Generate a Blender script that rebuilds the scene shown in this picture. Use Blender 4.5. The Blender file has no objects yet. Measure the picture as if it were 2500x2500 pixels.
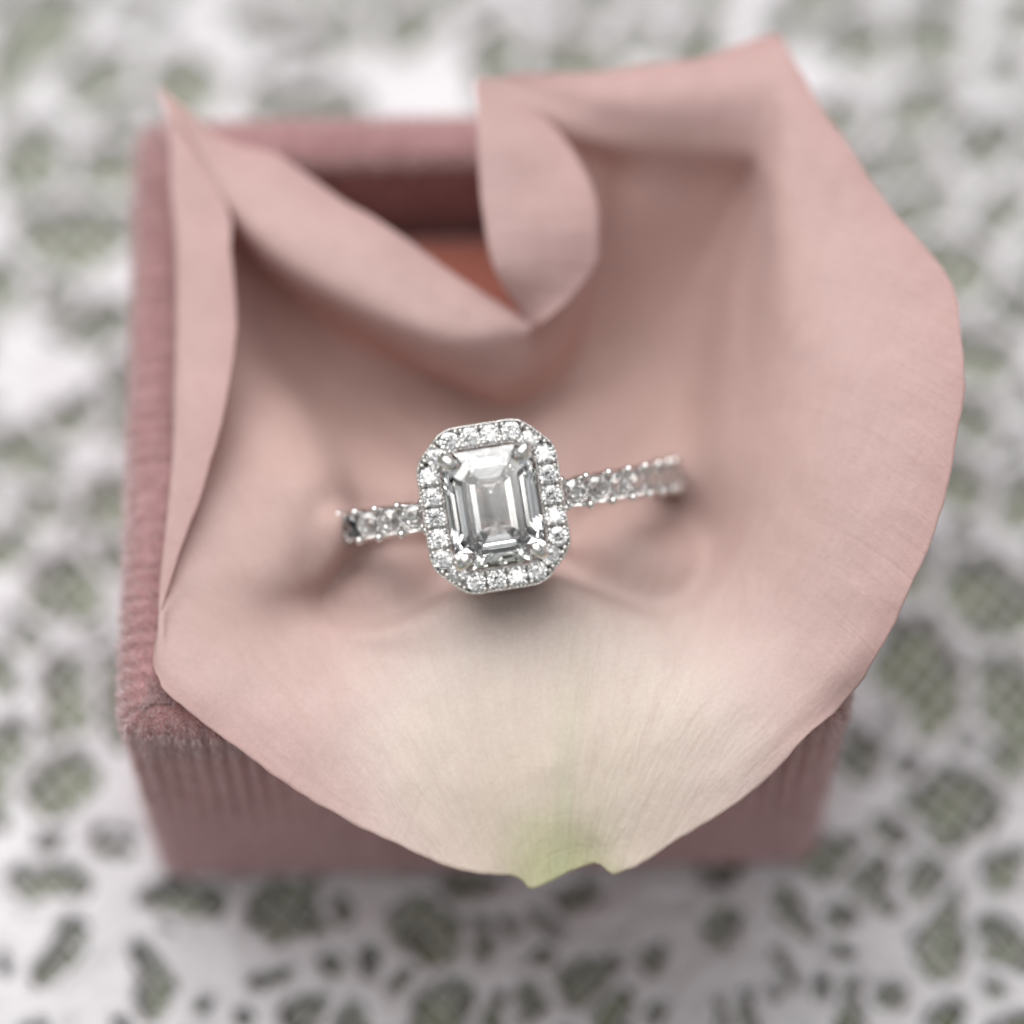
# Diamond halo ring standing in a rose petal that lies across an open velvet ring box,
# on a white lace doily over a mossy green ground.  Units: 1 Blender unit = 1 cm.
import bpy, bmesh, math, random
import numpy as np
from mathutils import Vector, Matrix, noise

sc = bpy.context.scene
sc.unit_settings.system = 'METRIC'
sc.unit_settings.scale_length = 0.01
col = sc.collection
rng = random.Random(7)
nrg = np.random.default_rng(11)

# ------------------------------------------------------------------ camera
TILT = 0.47225
DIST = 21.84
cam_d = bpy.data.cameras.new('camera')
cam = bpy.data.objects.new('camera', cam_d)
col.objects.link(cam)
cam.location = (0.0, -DIST * math.sin(TILT), DIST * math.cos(TILT))
cam.rotation_euler = (TILT, 0.0, 0.0)
cam_d.sensor_width = 36.0
cam_d.lens = 118.3
cam_d.clip_start = 0.5
cam_d.clip_end = 500.0
cam_d.dof.use_dof = True
cam_d.dof.focus_distance = 20.98
cam_d.dof.aperture_fstop = 0.078
cam_d.dof.aperture_blades = 0
sc.camera = cam

# ------------------------------------------------------------------ world and lamps
world = bpy.data.worlds.new('World')
sc.world = world
world.use_nodes = True
bg = world.node_tree.nodes['Background']
wt = world.node_tree
w_tc = wt.nodes.new('ShaderNodeTexCoord')
w_vo = wt.nodes.new('ShaderNodeTexVoronoi')          # made-up surroundings: random bright and dark cells added for contrast in the gems
w_vo.inputs['Scale'].default_value = 3.2
w_rp = wt.nodes.new('ShaderNodeValToRGB')
w_rp.color_ramp.elements[0].position, w_rp.color_ramp.elements[0].color = 0.22, (0.05, 0.05, 0.055, 1)
w_rp.color_ramp.elements[1].position, w_rp.color_ramp.elements[1].color = 0.50, (0.97, 0.99, 1.0, 1)
w_bw = wt.nodes.new('ShaderNodeSeparateColor')
wt.links.new(w_tc.outputs['Generated'], w_vo.inputs['Vector'])
wt.links.new(w_vo.outputs['Color'], w_bw.inputs[0])
wt.links.new(w_bw.outputs[0], w_rp.inputs[0])
wt.links.new(w_rp.outputs[0], bg.inputs['Color'])
bg.inputs['Strength'].default_value = 0.40


def area(name, loc, target, sx, sy, watts, colour):
    l = bpy.data.lights.new(name, 'AREA')
    l.shape = 'RECTANGLE'
    l.size, l.size_y = sx, sy
    l.energy = watts
    l.color = colour
    o = bpy.data.objects.new(name, l)
    col.objects.link(o)
    o.location = loc
    d = Vector(target) - Vector(loc)
    o.rotation_euler = d.to_track_quat('-Z', 'Y').to_euler()
    return o


area('window_light', (-15, 33, 50), (0, 0.5, -0.5), 80, 56, 46000, (1.0, 0.985, 0.97))
for lx, ly in ((19, 6), (-22, 0), (2, -16), (17, -14), (-14, -18), (5, 2), (-9, -4)):
    area('gem_fill_light', (lx, ly, 38), (0, 0, 0), 7, 7, 430, (1.0, 0.97, 0.93))  # unseen lamps added overhead to whiten the diamond facets

sc.view_settings.view_transform = 'Standard'
sc.view_settings.look = 'None'
sc.view_settings.exposure = 0.32
sc.view_settings.gamma = 1.0
sc.view_settings.use_curve_mapping = False

cy = sc.cycles
cy.max_bounces = 24
cy.diffuse_bounces = 6
cy.glossy_bounces = 10
cy.transmission_bounces = 24
cy.transparent_max_bounces = 8
cy.caustics_reflective = False
cy.caustics_refractive = False
cy.sample_clamp_indirect = 6.0
cy.use_denoising = True


# ------------------------------------------------------------------ helpers
def link(o, parent=None):
    col.objects.link(o)
    if parent is not None:
        o.parent = parent
    return o


def mesh_np(name, verts, faces, mat, smooth=True):
    me = bpy.data.meshes.new(name)
    me.from_pydata(np.asarray(verts, dtype=float).tolist(), [], faces if isinstance(faces, list) else faces.tolist())
    me.update()
    if mat:
        me.materials.append(mat)
    if smooth:
        me.polygons.foreach_set('use_smooth', [True] * len(me.polygons))
    return me


def obj(name, me, parent=None, label=None, cat=None, kind=None, group=None):
    o = bpy.data.objects.new(name, me)
    link(o, parent)
    if label:
        o['label'] = label
    if cat:
        o['category'] = cat
    if kind:
        o['kind'] = kind
    if group:
        o['group'] = group
    return o


def catmull(pts, per_seg, closed):
    """pts (n, ..., 3) -> smooth points along axis 0"""
    pts = np.asarray(pts, dtype=float)
    n = len(pts)
    out = []
    segs = n if closed else n - 1
    for i in range(segs):
        if closed:
            p0, p1, p2, p3 = pts[(i - 1) % n], pts[i], pts[(i + 1) % n], pts[(i + 2) % n]
        else:
            p1, p2 = pts[i], pts[i + 1]
            p0 = pts[i - 1] if i > 0 else 2 * p1 - p2
            p3 = pts[i + 2] if i + 2 < n else 2 * p2 - p1
        for k in range(per_seg):
            t = k / per_seg
            out.append(0.5 * ((2 * p1) + (p2 - p0) * t + (2 * p0 - 5 * p1 + 4 * p2 - p3) * t * t
                              + (3 * p1 - p0 - 3 * p2 + p3) * t ** 3))
    if not closed:
        out.append(pts[-1])
    return np.array(out)


class Nodes:
    def __init__(self, name):
        self.m = bpy.data.materials.new(name)
        self.m.use_nodes = True
        self.t = self.m.node_tree
        self.t.nodes.clear()
        self.out = self.t.nodes.new('ShaderNodeOutputMaterial')

    def n(self, kind, **kw):
        nd = self.t.nodes.new(kind)
        for k, v in kw.items():
            if k in nd.inputs:
                nd.inputs[k].default_value = v
            else:
                setattr(nd, k, v)
        return nd

    def l(self, a, b):
        self.t.links.new(a, b)

    def math(self, op, a, b=None, c=None):
        nd = self.t.nodes.new('ShaderNodeMath')
        nd.operation = op
        for i, v in enumerate((a, b, c)):
            if v is None:
                continue
            if isinstance(v, (int, float)):
                nd.inputs[i].default_value = v
            else:
                self.l(v, nd.inputs[i])
        return nd.outputs[0]

    def ramp(self, fac, stops):
        nd = self.t.nodes.new('ShaderNodeValToRGB')
        el = nd.color_ramp.elements
        el[0].position, el[0].color = stops[0][0], (*stops[0][1], 1)
        el[1].position, el[1].color = stops[-1][0], (*stops[-1][1], 1)
        for p, cc in stops[1:-1]:
            e = el.new(p)
            e.color = (*cc, 1)
        self.l(fac, nd.inputs['Fac'])
        return nd.outputs['Color']


# ------------------------------------------------------------------ materials
def mat_ground():
    b = Nodes('mossy_ground')
    tc = b.n('ShaderNodeTexCoord')
    n1 = b.n('ShaderNodeTexNoise', Scale=5.0, Detail=4.0, Roughness=0.6)
    b.l(tc.outputs['Object'], n1.inputs['Vector'])
    c = b.ramp(n1.outputs['Fac'], [(0.38, (0.035, 0.04, 0.018)), (0.48, (0.17, 0.20, 0.10)), (0.68, (0.31, 0.345, 0.20))])
    p = b.n('ShaderNodeBsdfPrincipled', Roughness=0.9)
    b.l(c, p.inputs['Base Color'])
    b.l(p.outputs[0], b.out.inputs[0])
    return b.m


def mat_lace():
    b = Nodes('lace_cotton')
    tc = b.n('ShaderNodeTexCoord')
    n1 = b.n('ShaderNodeTexNoise', Scale=9.0, Detail=3.0)
    b.l(tc.outputs['Object'], n1.inputs['Vector'])
    c = b.ramp(n1.outputs['Fac'], [(0.3, (0.74, 0.725, 0.75)), (0.7, (0.83, 0.81, 0.84))])
    w = b.n('ShaderNodeTexVoronoi', Scale=26.0)
    b.l(tc.outputs['Object'], w.inputs['Vector'])
    bp = b.n('ShaderNodeBump', Strength=0.35, Distance=0.03)
    b.l(w.outputs['Distance'], bp.inputs['Height'])
    p = b.n('ShaderNodeBsdfPrincipled', Roughness=0.85)
    p.inputs['Sheen Weight'].default_value = 0.2
    b.l(c, p.inputs['Base Color'])
    b.l(bp.outputs[0], p.inputs['Normal'])
    tr = b.n('ShaderNodeBsdfTranslucent', Color=(0.7, 0.7, 0.7, 1))
    mx = b.n('ShaderNodeMixShader', Fac=0.12)
    b.l(p.outputs[0], mx.inputs[1])
    b.l(tr.outputs[0], mx.inputs[2])
    b.l(mx.outputs[0], b.out.inputs[0])
    return b.m


def mat_velvet(name, base, tip):
    b = Nodes(name)
    tc = b.n('ShaderNodeTexCoord')
    n1 = b.n('ShaderNodeTexNoise', Scale=5.0, Detail=4.0)
    b.l(tc.outputs['Object'], n1.inputs['Vector'])
    c = b.ramp(n1.outputs['Fac'], [(0.3, base), (0.7, tip)])
    n2 = b.n('ShaderNodeTexNoise', Scale=70.0, Detail=2.0)
    b.l(tc.outputs['Object'], n2.inputs['Vector'])
    bp = b.n('ShaderNodeBump', Strength=0.5, Distance=0.02)
    b.l(n2.outputs['Fac'], bp.inputs['Height'])
    p = b.n('ShaderNodeBsdfPrincipled', Roughness=0.8)
    p.inputs['Sheen Weight'].default_value = 0.8
    p.inputs['Sheen Roughness'].default_value = 0.4
    p.inputs['Sheen Tint'].default_value = (0.95, 0.80, 0.82, 1)
    p.inputs['Specular IOR Level'].default_value = 0.2
    b.l(c, p.inputs['Base Color'])
    b.l(bp.outputs[0], p.inputs['Normal'])
    b.l(p.outputs[0], b.out.inputs[0])
    return b.m


def mat_pile():
    b = Nodes('velvet_fibre')
    oi = b.n('ShaderNodeAttribute', attribute_name='shade')
    c = b.ramp(oi.outputs['Fac'], [(0.0, (0.52, 0.29, 0.30)), (1.0, (0.94, 0.85, 0.86))])
    p = b.n('ShaderNodeBsdfPrincipled', Roughness=0.42)
    p.inputs['Specular IOR Level'].default_value = 0.6
    p.inputs['Sheen Weight'].default_value = 1.0
    b.l(c, p.inputs['Base Color'])
    tr = b.n('ShaderNodeBsdfTranslucent')
    b.l(c, tr.inputs['Color'])
    mx = b.n('ShaderNodeMixShader', Fac=0.25)
    b.l(p.outputs[0], mx.inputs[1])
    b.l(tr.outputs[0], mx.inputs[2])
    b.l(mx.outputs[0], b.out.inputs[0])
    return b.m


def mat_petal():
    b = Nodes('rose_petal_skin')
    at = b.n('ShaderNodeAttribute', attribute_name='petal')   # x: vein angle, y: distance from base, z: closeness to margin
    sp = b.n('ShaderNodeSeparateXYZ')
    b.l(at.outputs['Vector'], sp.inputs[0])
    ang, dist, marg = sp.outputs[0], sp.outputs[1], sp.outputs[2]
    tc = b.n('ShaderNodeTexCoord')
    # base colour: green heel -> cream -> blush, pink margin
    blot = b.n('ShaderNodeTexNoise', Scale=1.1, Detail=3.0, Roughness=0.55)
    b.l(tc.outputs['Object'], blot.inputs['Vector'])
    dd = b.math('ADD', dist, b.math('MULTIPLY', b.math('SUBTRACT', blot.outputs['Fac'], 0.5), 0.9))
    dd = b.math('ADD', dd, b.math('MULTIPLY', b.math('MINIMUM', b.math('MULTIPLY', ang, ang), 0.8), 1.0))
    c0 = b.ramp(b.math('DIVIDE', dd, 5.2), [(0.0, (0.60, 0.66, 0.36)), (0.08, (0.73, 0.73, 0.53)), (0.15, (0.84, 0.795, 0.70)),
                                            (0.33, (0.88, 0.815, 0.76)), (0.50, (0.785, 0.63, 0.60)), (1.0, (0.745, 0.565, 0.55))])
    mg = b.n('ShaderNodeMix', data_type='RGBA')
    mg.inputs[7].default_value = (0.65, 0.43, 0.42, 1)
    pe = b.n('ShaderNodeMix', data_type='RGBA')           # warm shade of the inner cup put into the colour as peach
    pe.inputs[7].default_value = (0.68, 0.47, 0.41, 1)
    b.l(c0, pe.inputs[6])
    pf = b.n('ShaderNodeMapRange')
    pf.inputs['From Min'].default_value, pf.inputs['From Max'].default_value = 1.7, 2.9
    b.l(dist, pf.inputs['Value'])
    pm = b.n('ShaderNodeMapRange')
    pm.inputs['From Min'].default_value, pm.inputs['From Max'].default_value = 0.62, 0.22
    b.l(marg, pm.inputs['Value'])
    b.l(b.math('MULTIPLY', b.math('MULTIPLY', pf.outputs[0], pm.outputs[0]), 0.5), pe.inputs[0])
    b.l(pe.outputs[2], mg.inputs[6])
    fm = b.math('MULTIPLY', b.math('POWER', marg, 3.0), 0.55)
    fm = b.math('MULTIPLY', fm, b.math('MINIMUM', b.math('MULTIPLY', dist, 0.4), 1.0))
    b.l(fm, mg.inputs[0])
    # vein fan
    cv = b.n('ShaderNodeCombineXYZ')
    b.l(b.math('MULTIPLY', ang, 5.0), cv.inputs[0])
    b.l(b.math('MULTIPLY', dist, 0.55), cv.inputs[1])
    v1 = b.n('ShaderNodeTexNoise', Scale=1.6, Detail=5.0, Roughness=0.55, Distortion=0.6)
    b.l(cv.outputs[0], v1.inputs['Vector'])
    cv2 = b.n('ShaderNodeCombineXYZ')
    b.l(b.math('MULTIPLY', ang, 30.0), cv2.inputs[0])
    b.l(b.math('MULTIPLY', dist, 2.4), cv2.inputs[1])
    v2 = b.n('ShaderNodeTexNoise', Scale=1.0, Detail=3.0, Roughness=0.6, Distortion=1.1)
    b.l(cv2.outputs[0], v2.inputs['Vector'])
    grain = b.n('ShaderNodeTexNoise', Scale=55.0, Detail=2.0)
    b.l(tc.outputs['Object'], grain.inputs['Vector'])
    h = b.math('ADD', b.math('MULTIPLY', v1.outputs['Fac'], 1.6), b.math('MULTIPLY', v2.outputs['Fac'], 0.22))
    cv3 = b.n('ShaderNodeCombineXYZ')
    b.l(b.math('MULTIPLY', ang, 4.0), cv3.inputs[0])
    b.l(b.math('MULTIPLY', dist, 7.5), cv3.inputs[1])
    v3 = b.n('ShaderNodeTexNoise', Scale=1.0, Detail=2.0, Roughness=0.5, Distortion=0.8)
    b.l(cv3.outputs[0], v3.inputs['Vector'])
    h = b.math('ADD', h, b.math('MULTIPLY', b.math('MULTIPLY', v3.outputs['Fac'], 0.85), b.math('POWER', marg, 1.5)))
    h = b.math('ADD', h, b.math('MULTIPLY', grain.outputs['Fac'], 0.12))
    bp = b.n('ShaderNodeBump', Strength=0.30, Distance=0.05)
    b.l(h, bp.inputs['Height'])
    # veins slightly deeper in colour
    vm = b.n('ShaderNodeMix', data_type='RGBA', blend_type='MULTIPLY')
    vm.inputs[0].default_value = 1.0
    # pale green midrib that rises from the heel
    gs = b.n('ShaderNodeMix', data_type='RGBA')
    gs.inputs[7].default_value = (0.66, 0.72, 0.50, 1)
    b.l(mg.outputs[2], gs.inputs[6])
    rib_ = b.math('MULTIPLY', b.math('SUBTRACT', ang, 0.06), 14.0)
    rib_ = b.math('MAXIMUM', b.math('SUBTRACT', 1.0, b.math('MULTIPLY', rib_, rib_)), 0.0)
    rlen = b.math('MAXIMUM', b.math('SUBTRACT', 1.0, b.math('MULTIPLY', dist, 0.52)), 0.0)
    b.l(b.math('MULTIPLY', b.math('MULTIPLY', rib_, rlen), 0.5), gs.inputs[0])
    b.l(gs.outputs[2], vm.inputs[6])
    vc = b.ramp(v2.outputs['Fac'], [(0.3, (0.965, 0.945, 0.94)), (0.6, (1.0, 1.0, 1.0))])
    b.l(vc, vm.inputs[7])
    gm = b.n('ShaderNodeMix', data_type='RGBA', blend_type='MULTIPLY')     # fine cell grain of the skin
    gm.inputs[0].default_value = 1.0
    b.l(vm.outputs[2], gm.inputs[6])
    g2 = b.n('ShaderNodeTexNoise', Scale=34.0, Detail=4.0, Roughness=0.7)
    b.l(tc.outputs['Object'], g2.inputs['Vector'])
    b.l(b.ramp(g2.outputs['Fac'], [(0.32, (0.93, 0.915, 0.91)), (0.66, (1.0, 1.0, 1.0))]), gm.inputs[7])
    colr = gm.outputs[2]
    p = b.n('ShaderNodeBsdfPrincipled', Roughness=0.62)
    p.inputs['Specular IOR Level'].default_value = 0.28
    p.inputs['Sheen Weight'].default_value = 0.18
    p.inputs['Sheen Roughness'].default_value = 0.5
    b.l(colr, p.inputs['Base Color'])
    b.l(bp.outputs[0], p.inputs['Normal'])
    tr = b.n('ShaderNodeBsdfTranslucent')
    tm = b.n('ShaderNodeMix', data_type='RGBA', blend_type='MULTIPLY')   # light that comes through the skin is warmer
    tm.inputs[0].default_value = 1.0
    tm.inputs[7].default_value = (1.0, 0.78, 0.68, 1)
    b.l(colr, tm.inputs[6])
    b.l(tm.outputs[2], tr.inputs['Color'])
    mx = b.n('ShaderNodeMixShader', Fac=0.38)
    b.l(p.outputs[0], mx.inputs[1])
    b.l(tr.outputs[0], mx.inputs[2])
    b.l(mx.outputs[0], b.out.inputs[0])
    return b.m


def mat_metal(name, rough):
    b = Nodes(name)
    tc = b.n('ShaderNodeTexCoord')
    n1 = b.n('ShaderNodeTexNoise', Scale=30.0, Detail=2.0)
    b.l(tc.outputs['Object'], n1.inputs['Vector'])
    r = b.math('ADD', b.math('MULTIPLY', n1.outputs['Fac'], 0.10), rough)
    p = b.n('ShaderNodeBsdfPrincipled', Metallic=1.0)
    p.inputs['Base Color'].default_value = (0.80, 0.785, 0.77, 1)
    b.l(r, p.inputs['Roughness'])
    b.l(p.outputs[0], b.out.inputs[0])
    return b.m


def mat_diamond(name, iors):
    b = Nodes(name)
    last = None
    for cc, ior in zip(((1, 0, 0, 1), (0, 1, 0, 1), (0, 0, 1, 1)) if len(iors) == 3 else ((1, 1, 1, 1),), iors):
        g = b.n('ShaderNodeBsdfGlass', Color=cc, Roughness=0.0, IOR=ior)
        if last is None:
            last = g
        else:
            a = b.n('ShaderNodeAddShader')
            b.l(last.outputs[0], a.inputs[0])
            b.l(g.outputs[0], a.inputs[1])
            last = a
    b.l(last.outputs[0], b.out.inputs[0])
    return b.m


M_GROUND, M_LACE = mat_ground(), mat_lace()
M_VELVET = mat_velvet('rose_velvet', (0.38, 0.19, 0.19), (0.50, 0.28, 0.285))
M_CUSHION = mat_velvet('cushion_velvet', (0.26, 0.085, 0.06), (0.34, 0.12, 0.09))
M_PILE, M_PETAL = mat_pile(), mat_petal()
M_METAL, M_BEAD, M_DIAMOND = mat_metal('white_gold', 0.10), mat_metal('white_gold_beads', 0.06), mat_diamond('diamond', (2.417,))
M_SMALL = mat_diamond('small_diamond', (2.42,))

# ------------------------------------------------------------------ setting: ground
GROUND_Z = -2.84
n = 120
xs = np.linspace(-40, 40, 2)
gv, gf = [], []
# fine uneven middle, flat far sheet as one mesh with graded spacing
ax = np.unique(np.concatenate([np.linspace(-40, -8, 12), np.linspace(-8, 9, 240), np.linspace(9, 40, 12)]))
X, Y = np.meshgrid(ax, ax)
Z = np.zeros_like(X)
for i in range(X.shape[0]):
    for j in range(X.shape[1]):
        if abs(X[i, j]) < 9 and abs(Y[i, j]) < 9.5:
            p = Vector((X[i, j], Y[i, j], 0))
            Z[i, j] = 0.07 * noise.noise(p * 5.0) + 0.035 * noise.noise(p * 12.0)
m = len(ax)
gv = np.stack([X.ravel(), Y.ravel(), Z.ravel() + GROUND_Z], -1)
idx = np.arange(m * m).reshape(m, m)
gf = np.stack([idx[:-1, :-1], idx[:-1, 1:], idx[1:, 1:], idx[1:, :-1]], -1).reshape(-1, 4)
o = obj('ground', mesh_np('ground', gv, gf, M_GROUND), kind='structure')
o['label'] = 'mottled mossy green ground seen through the lace'

# ------------------------------------------------------------------ lace doily
LACE_HOLES = [
    (-3.835, 5.598, 0.351, 0.461, 0.133, -0.149),
    (-2.646, 5.169, 0.217, 0.0, 0.009, -0.208),
    (-3.305, 5.13, 0.254, 0.147, 0.067, -0.15),
    (-3.093, 4.783, 0.168, 0.0, 0.008, -0.147),
    (-3.105, 4.403, 0.238, 0.0, 0.014, -0.259),
    (-3.696, 4.441, 0.146, 0.345, 0.11, -0.073),
    (-3.464, 3.768, 0.38, 0.039, 0.035, -0.259),
    (-3.875, 3.328, 0.13, 0.0, 0.018, -0.258),
    (-3.586, 3.219, 0.129, 0.0, 0.007, -0.112),
    (-3.256, 2.895, 0.203, 0.042, 0.029, -0.135),
    (-3.519, 2.645, 0.162, 0.0, 0.008, -0.134),
    (-2.156, 5.883, 0.293, 0.0, 0.003, -0.091),
    (-1.561, 5.618, 0.286, 0.061, 0.026, -0.149),
    (-1.65, 5.324, 0.126, 0.0, 0.006, -0.202),
    (-1.641, 4.995, 0.286, -0.06, -0.017, -0.145),
    (-0.847, 5.756, 0.17, 0.0, 0.003, -0.181),
    (-0.049, 5.52, 0.146, 0.0, 0.0, -0.359),
    (0.486, 5.402, 0.271, 0.0, -0.001, -0.179),
    (1.073, 5.598, 0.154, -0.191, -0.122, -0.145),
    (1.314, 5.481, 0.184, 0.0, -0.004, -0.18),
    (2.723, 5.441, 0.165, 0.0, -0.012, -0.251),
    (2.671, 5.149, 0.106, 0.0, -0.007, -0.142),
    (2.633, 4.879, 0.173, 0.0, -0.009, -0.188),
    (3.196, 4.898, 0.269, 0.0, -0.007, -0.13),
    (3.385, 5.677, 0.165, 0.0, -0.012, -0.205),
    (4.009, 5.756, 0.175, 0.0, -0.019, -0.278),
    (3.947, 5.324, 0.174, 0.0, -0.018, -0.262),
    (3.678, 4.65, 0.201, 0.0, -0.013, -0.21),
    (3.025, 4.403, 0.219, 0.0, -0.006, -0.116),
    (3.29, 4.028, 0.24, 0.0, -0.007, -0.123),
    (3.73, 3.991, 0.23, 0.0, -0.01, -0.155),
    (3.446, 3.474, 0.141, 0.0, -0.012, -0.189),
    (3.797, 3.111, 0.153, 0.0, -0.012, -0.181),
    (3.615, 2.699, 0.171, 0.0, -0.013, -0.202),
    (-3.471, 2.61, 0.178, 0.0, 0.012, -0.19),
    (-3.278, 2.222, 0.123, -0.131, -0.115, -0.141),
    (-2.975, 2.292, 0.086, 0.0, 0.008, -0.147),
    (-3.684, 1.875, 0.247, 0.0, 0.009, -0.139),
    (-3.046, 1.362, 0.15, 0.063, 0.052, -0.138),
    (-3.501, 1.396, 0.128, 0.0, 0.007, -0.106),
    (-3.629, 1.059, 0.152, 0.0, 0.013, -0.197),
    (-3.523, 0.364, 0.089, 0.0, 0.005, -0.077),
    (-3.019, 0.348, 0.075, 0.0, 0.004, -0.069),
    (3.514, 2.083, 0.169, 0.0, -0.012, -0.196),
    (3.317, 1.6, 0.153, 0.0, -0.014, -0.226),
    (3.721, 1.532, 0.101, 0.0, -0.01, -0.15),
    (2.993, 0.958, 0.138, 0.0, -0.013, -0.227),
    (-3.647, 0.007, 0.149, 0.0, 0.014, -0.197),
    (-2.867, -0.153, 0.061, -0.005, -0.004, -0.36),
    (-3.58, -0.535, 0.087, 0.0, 0.022, -0.326),
    (-3.26, -1.236, 0.092, 0.0, 0.004, -0.065),
    (-2.869, -1.288, 0.151, -0.028, -0.007, -0.064),
    (-3.212, -1.541, 0.296, -0.083, -0.021, -0.111),
    (-3.123, -2.067, 0.17, 0.232, 0.086, -0.072),
    (-2.492, -2.26, 0.139, -0.282, -0.088, -0.044),
    (-2.22, -1.693, 0.341, -0.063, -0.016, -0.133),
    (-1.841, -1.963, 0.078, 0.0, 0.002, -0.063),
    (-1.138, -1.723, 0.079, 0.0, 0.004, -0.17),
    (-1.676, -2.239, 0.122, -0.022, -0.007, -0.055),
    (-1.236, -2.127, 0.071, 0.0, 0.002, -0.07),
    (-1.032, -2.052, 0.064, 0.012, 0.026, -0.138),
    (-2.104, -2.451, 0.058, 0.0, 0.003, -0.062),
    (-1.822, -2.486, 0.058, 0.0, 0.002, -0.062),
    (-1.387, -2.51, 0.159, 0.098, 0.055, -0.096),
    (-1.088, -2.466, 0.077, 0.0, 0.003, -0.152),
    (-3.529, -2.112, 0.045, 0.0, 0.007, -0.098),
    (-3.216, -2.597, 0.09, 0.0, 0.004, -0.062),
    (-2.658, -2.568, 0.064, 0.0, 0.003, -0.055),
    (-0.371, -1.556, 0.394, 0.0, 0.001, -0.093),
    (-0.198, -1.963, 0.078, 0.0, 0.001, -0.204),
    (0.0, -1.843, 0.078, 0.0, 0.0, -0.155),
    (0.099, -2.103, 0.142, 0.069, 0.028, -0.063),
    (0.27, -1.849, 0.118, -0.072, -0.03, -0.055),
    (0.723, -1.912, 0.104, 0.0, -0.001, -0.053),
    (0.174, -2.407, 0.118, 0.071, 0.085, -0.156),
    (-0.126, -2.451, 0.077, 0.0, 0.001, -0.248),
    (0.542, -1.611, 0.361, 0.0, -0.001, -0.086),
    (0.947, -2.073, 0.065, 0.0, -0.003, -0.182),
    (1.111, -1.662, 0.229, 0.0, -0.001, -0.057),
    (0.701, -2.495, 0.14, 0.121, 0.092, -0.116),
    (1.022, -2.524, 0.071, -0.134, -0.046, -0.028),
    (1.477, -1.804, 0.034, -0.327, -0.113, -0.017),
    (1.185, -2.133, 0.01, -0.169, -0.066, -0.006),
    (1.265, -2.348, 0.031, -0.172, -0.059, -0.013),
    (1.436, -2.457, 0.001, -0.168, -0.043, -0.002),
    (1.623, -2.392, 0.052, -0.186, -0.045, -0.015),
    (1.772, -2.31, 0.073, -0.155, -0.042, -0.023),
    (1.848, -2.156, 0.07, -0.135, -0.053, -0.031),
    (2.051, -1.804, 0.079, -0.031, -0.023, -0.06),
    (2.318, -1.792, 0.088, -0.055, -0.043, -0.074),
    (2.293, -1.349, 0.079, 0.0, -0.004, -0.079),
    (2.835, -1.496, 0.112, 0.0, -0.005, -0.093),
    (2.1, -2.269, 0.065, 0.0, -0.003, -0.083),
    (2.294, -2.082, 0.151, -0.034, -0.012, -0.048),
    (2.55, -2.216, 0.052, 0.0, -0.003, -0.056),
    (2.695, -0.307, 0.087, 0.0, -0.004, -0.075),
    (2.803, -0.645, 0.094, 0.0, -0.004, -0.082),
    (2.385, -0.886, 0.113, 0.0, -0.004, -0.095),
    (1.932, -2.539, 0.084, 0.0, -0.002, -0.055),
    (1.231, -2.568, 0.071, 0.0, -0.001, -0.055),
    (0.392, -2.568, 0.097, 0.0, -0.0, -0.055),
    (2.676, -1.128, 0.066, 0.0, -0.003, -0.058),
    (3.444, -2.539, 0.097, 0.0, -0.006, -0.09),
    (-2.41, -1.888, 0.046, 0.0, 0.002, -0.035),
    (-0.76, -2.275, 0.045, 0.0, 0.001, -0.062),
    (-0.911, -1.678, 0.046, 0.0, 0.003, -0.142),
    (-2.934, 0.958, 0.069, 0.0, 0.006, -0.102),
    (3.775, 2.328, 0.071, 0.0, -0.008, -0.11),
    (3.716, 1.91, 0.09, 0.0, -0.005, -0.07),
    (3.277, 1.193, 0.083, 0.0, -0.003, -0.056),
    (3.293, -0.472, 0.08, 0.0, -0.003, -0.052),
    (2.962, 0.068, 0.269, 0.062, 0.058, -0.423),
    (3.527, -0.249, 0.164, 0.0, -0.027, -0.412),
    (3.431, 0.643, 0.321, 0.0, -0.021, -0.321),
    (2.502, -0.686, 0.126, -0.019, -0.04, -0.223),
    (3.208, -0.998, 0.348, -0.14, -0.091, -0.226),
    (3.423, -1.419, 0.132, 0.0, -0.021, -0.318),
    (2.537, -1.556, 0.166, 0.0, -0.008, -0.169),
    (3.396, -1.99, 0.162, 0.045, 0.05, -0.264),
    (2.969, -2.038, 0.197, 0.325, 0.08, -0.051),
    (2.66, -2.378, 0.185, 0.0, -0.008, -0.147),
    (2.382, -2.378, 0.067, 0.0, -0.009, -0.193),
    (3.026, -2.504, 0.151, 0.056, 0.03, -0.104),
    (3.343, -2.363, 0.141, 0.052, 0.026, -0.094),
    (-0.61, -1.858, 0.261, 0.0, 0.004, -0.298),
    (0.479, -2.21, 0.186, 0.193, 0.11, -0.117),
    (-0.407, -2.398, 0.213, 0.0, 0.001, -0.181),
    (-1.592, -1.753, 0.296, 0.0, 0.007, -0.234),
    (-3.142, -0.802, 0.266, 0.107, 0.081, -0.205),
    (-3.281, 0.759, 0.257, -0.159, -0.089, -0.194),
    (-3.183, -0.121, 0.151, -0.035, -0.039, -0.287),
]
LACE_Z = -2.60


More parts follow.
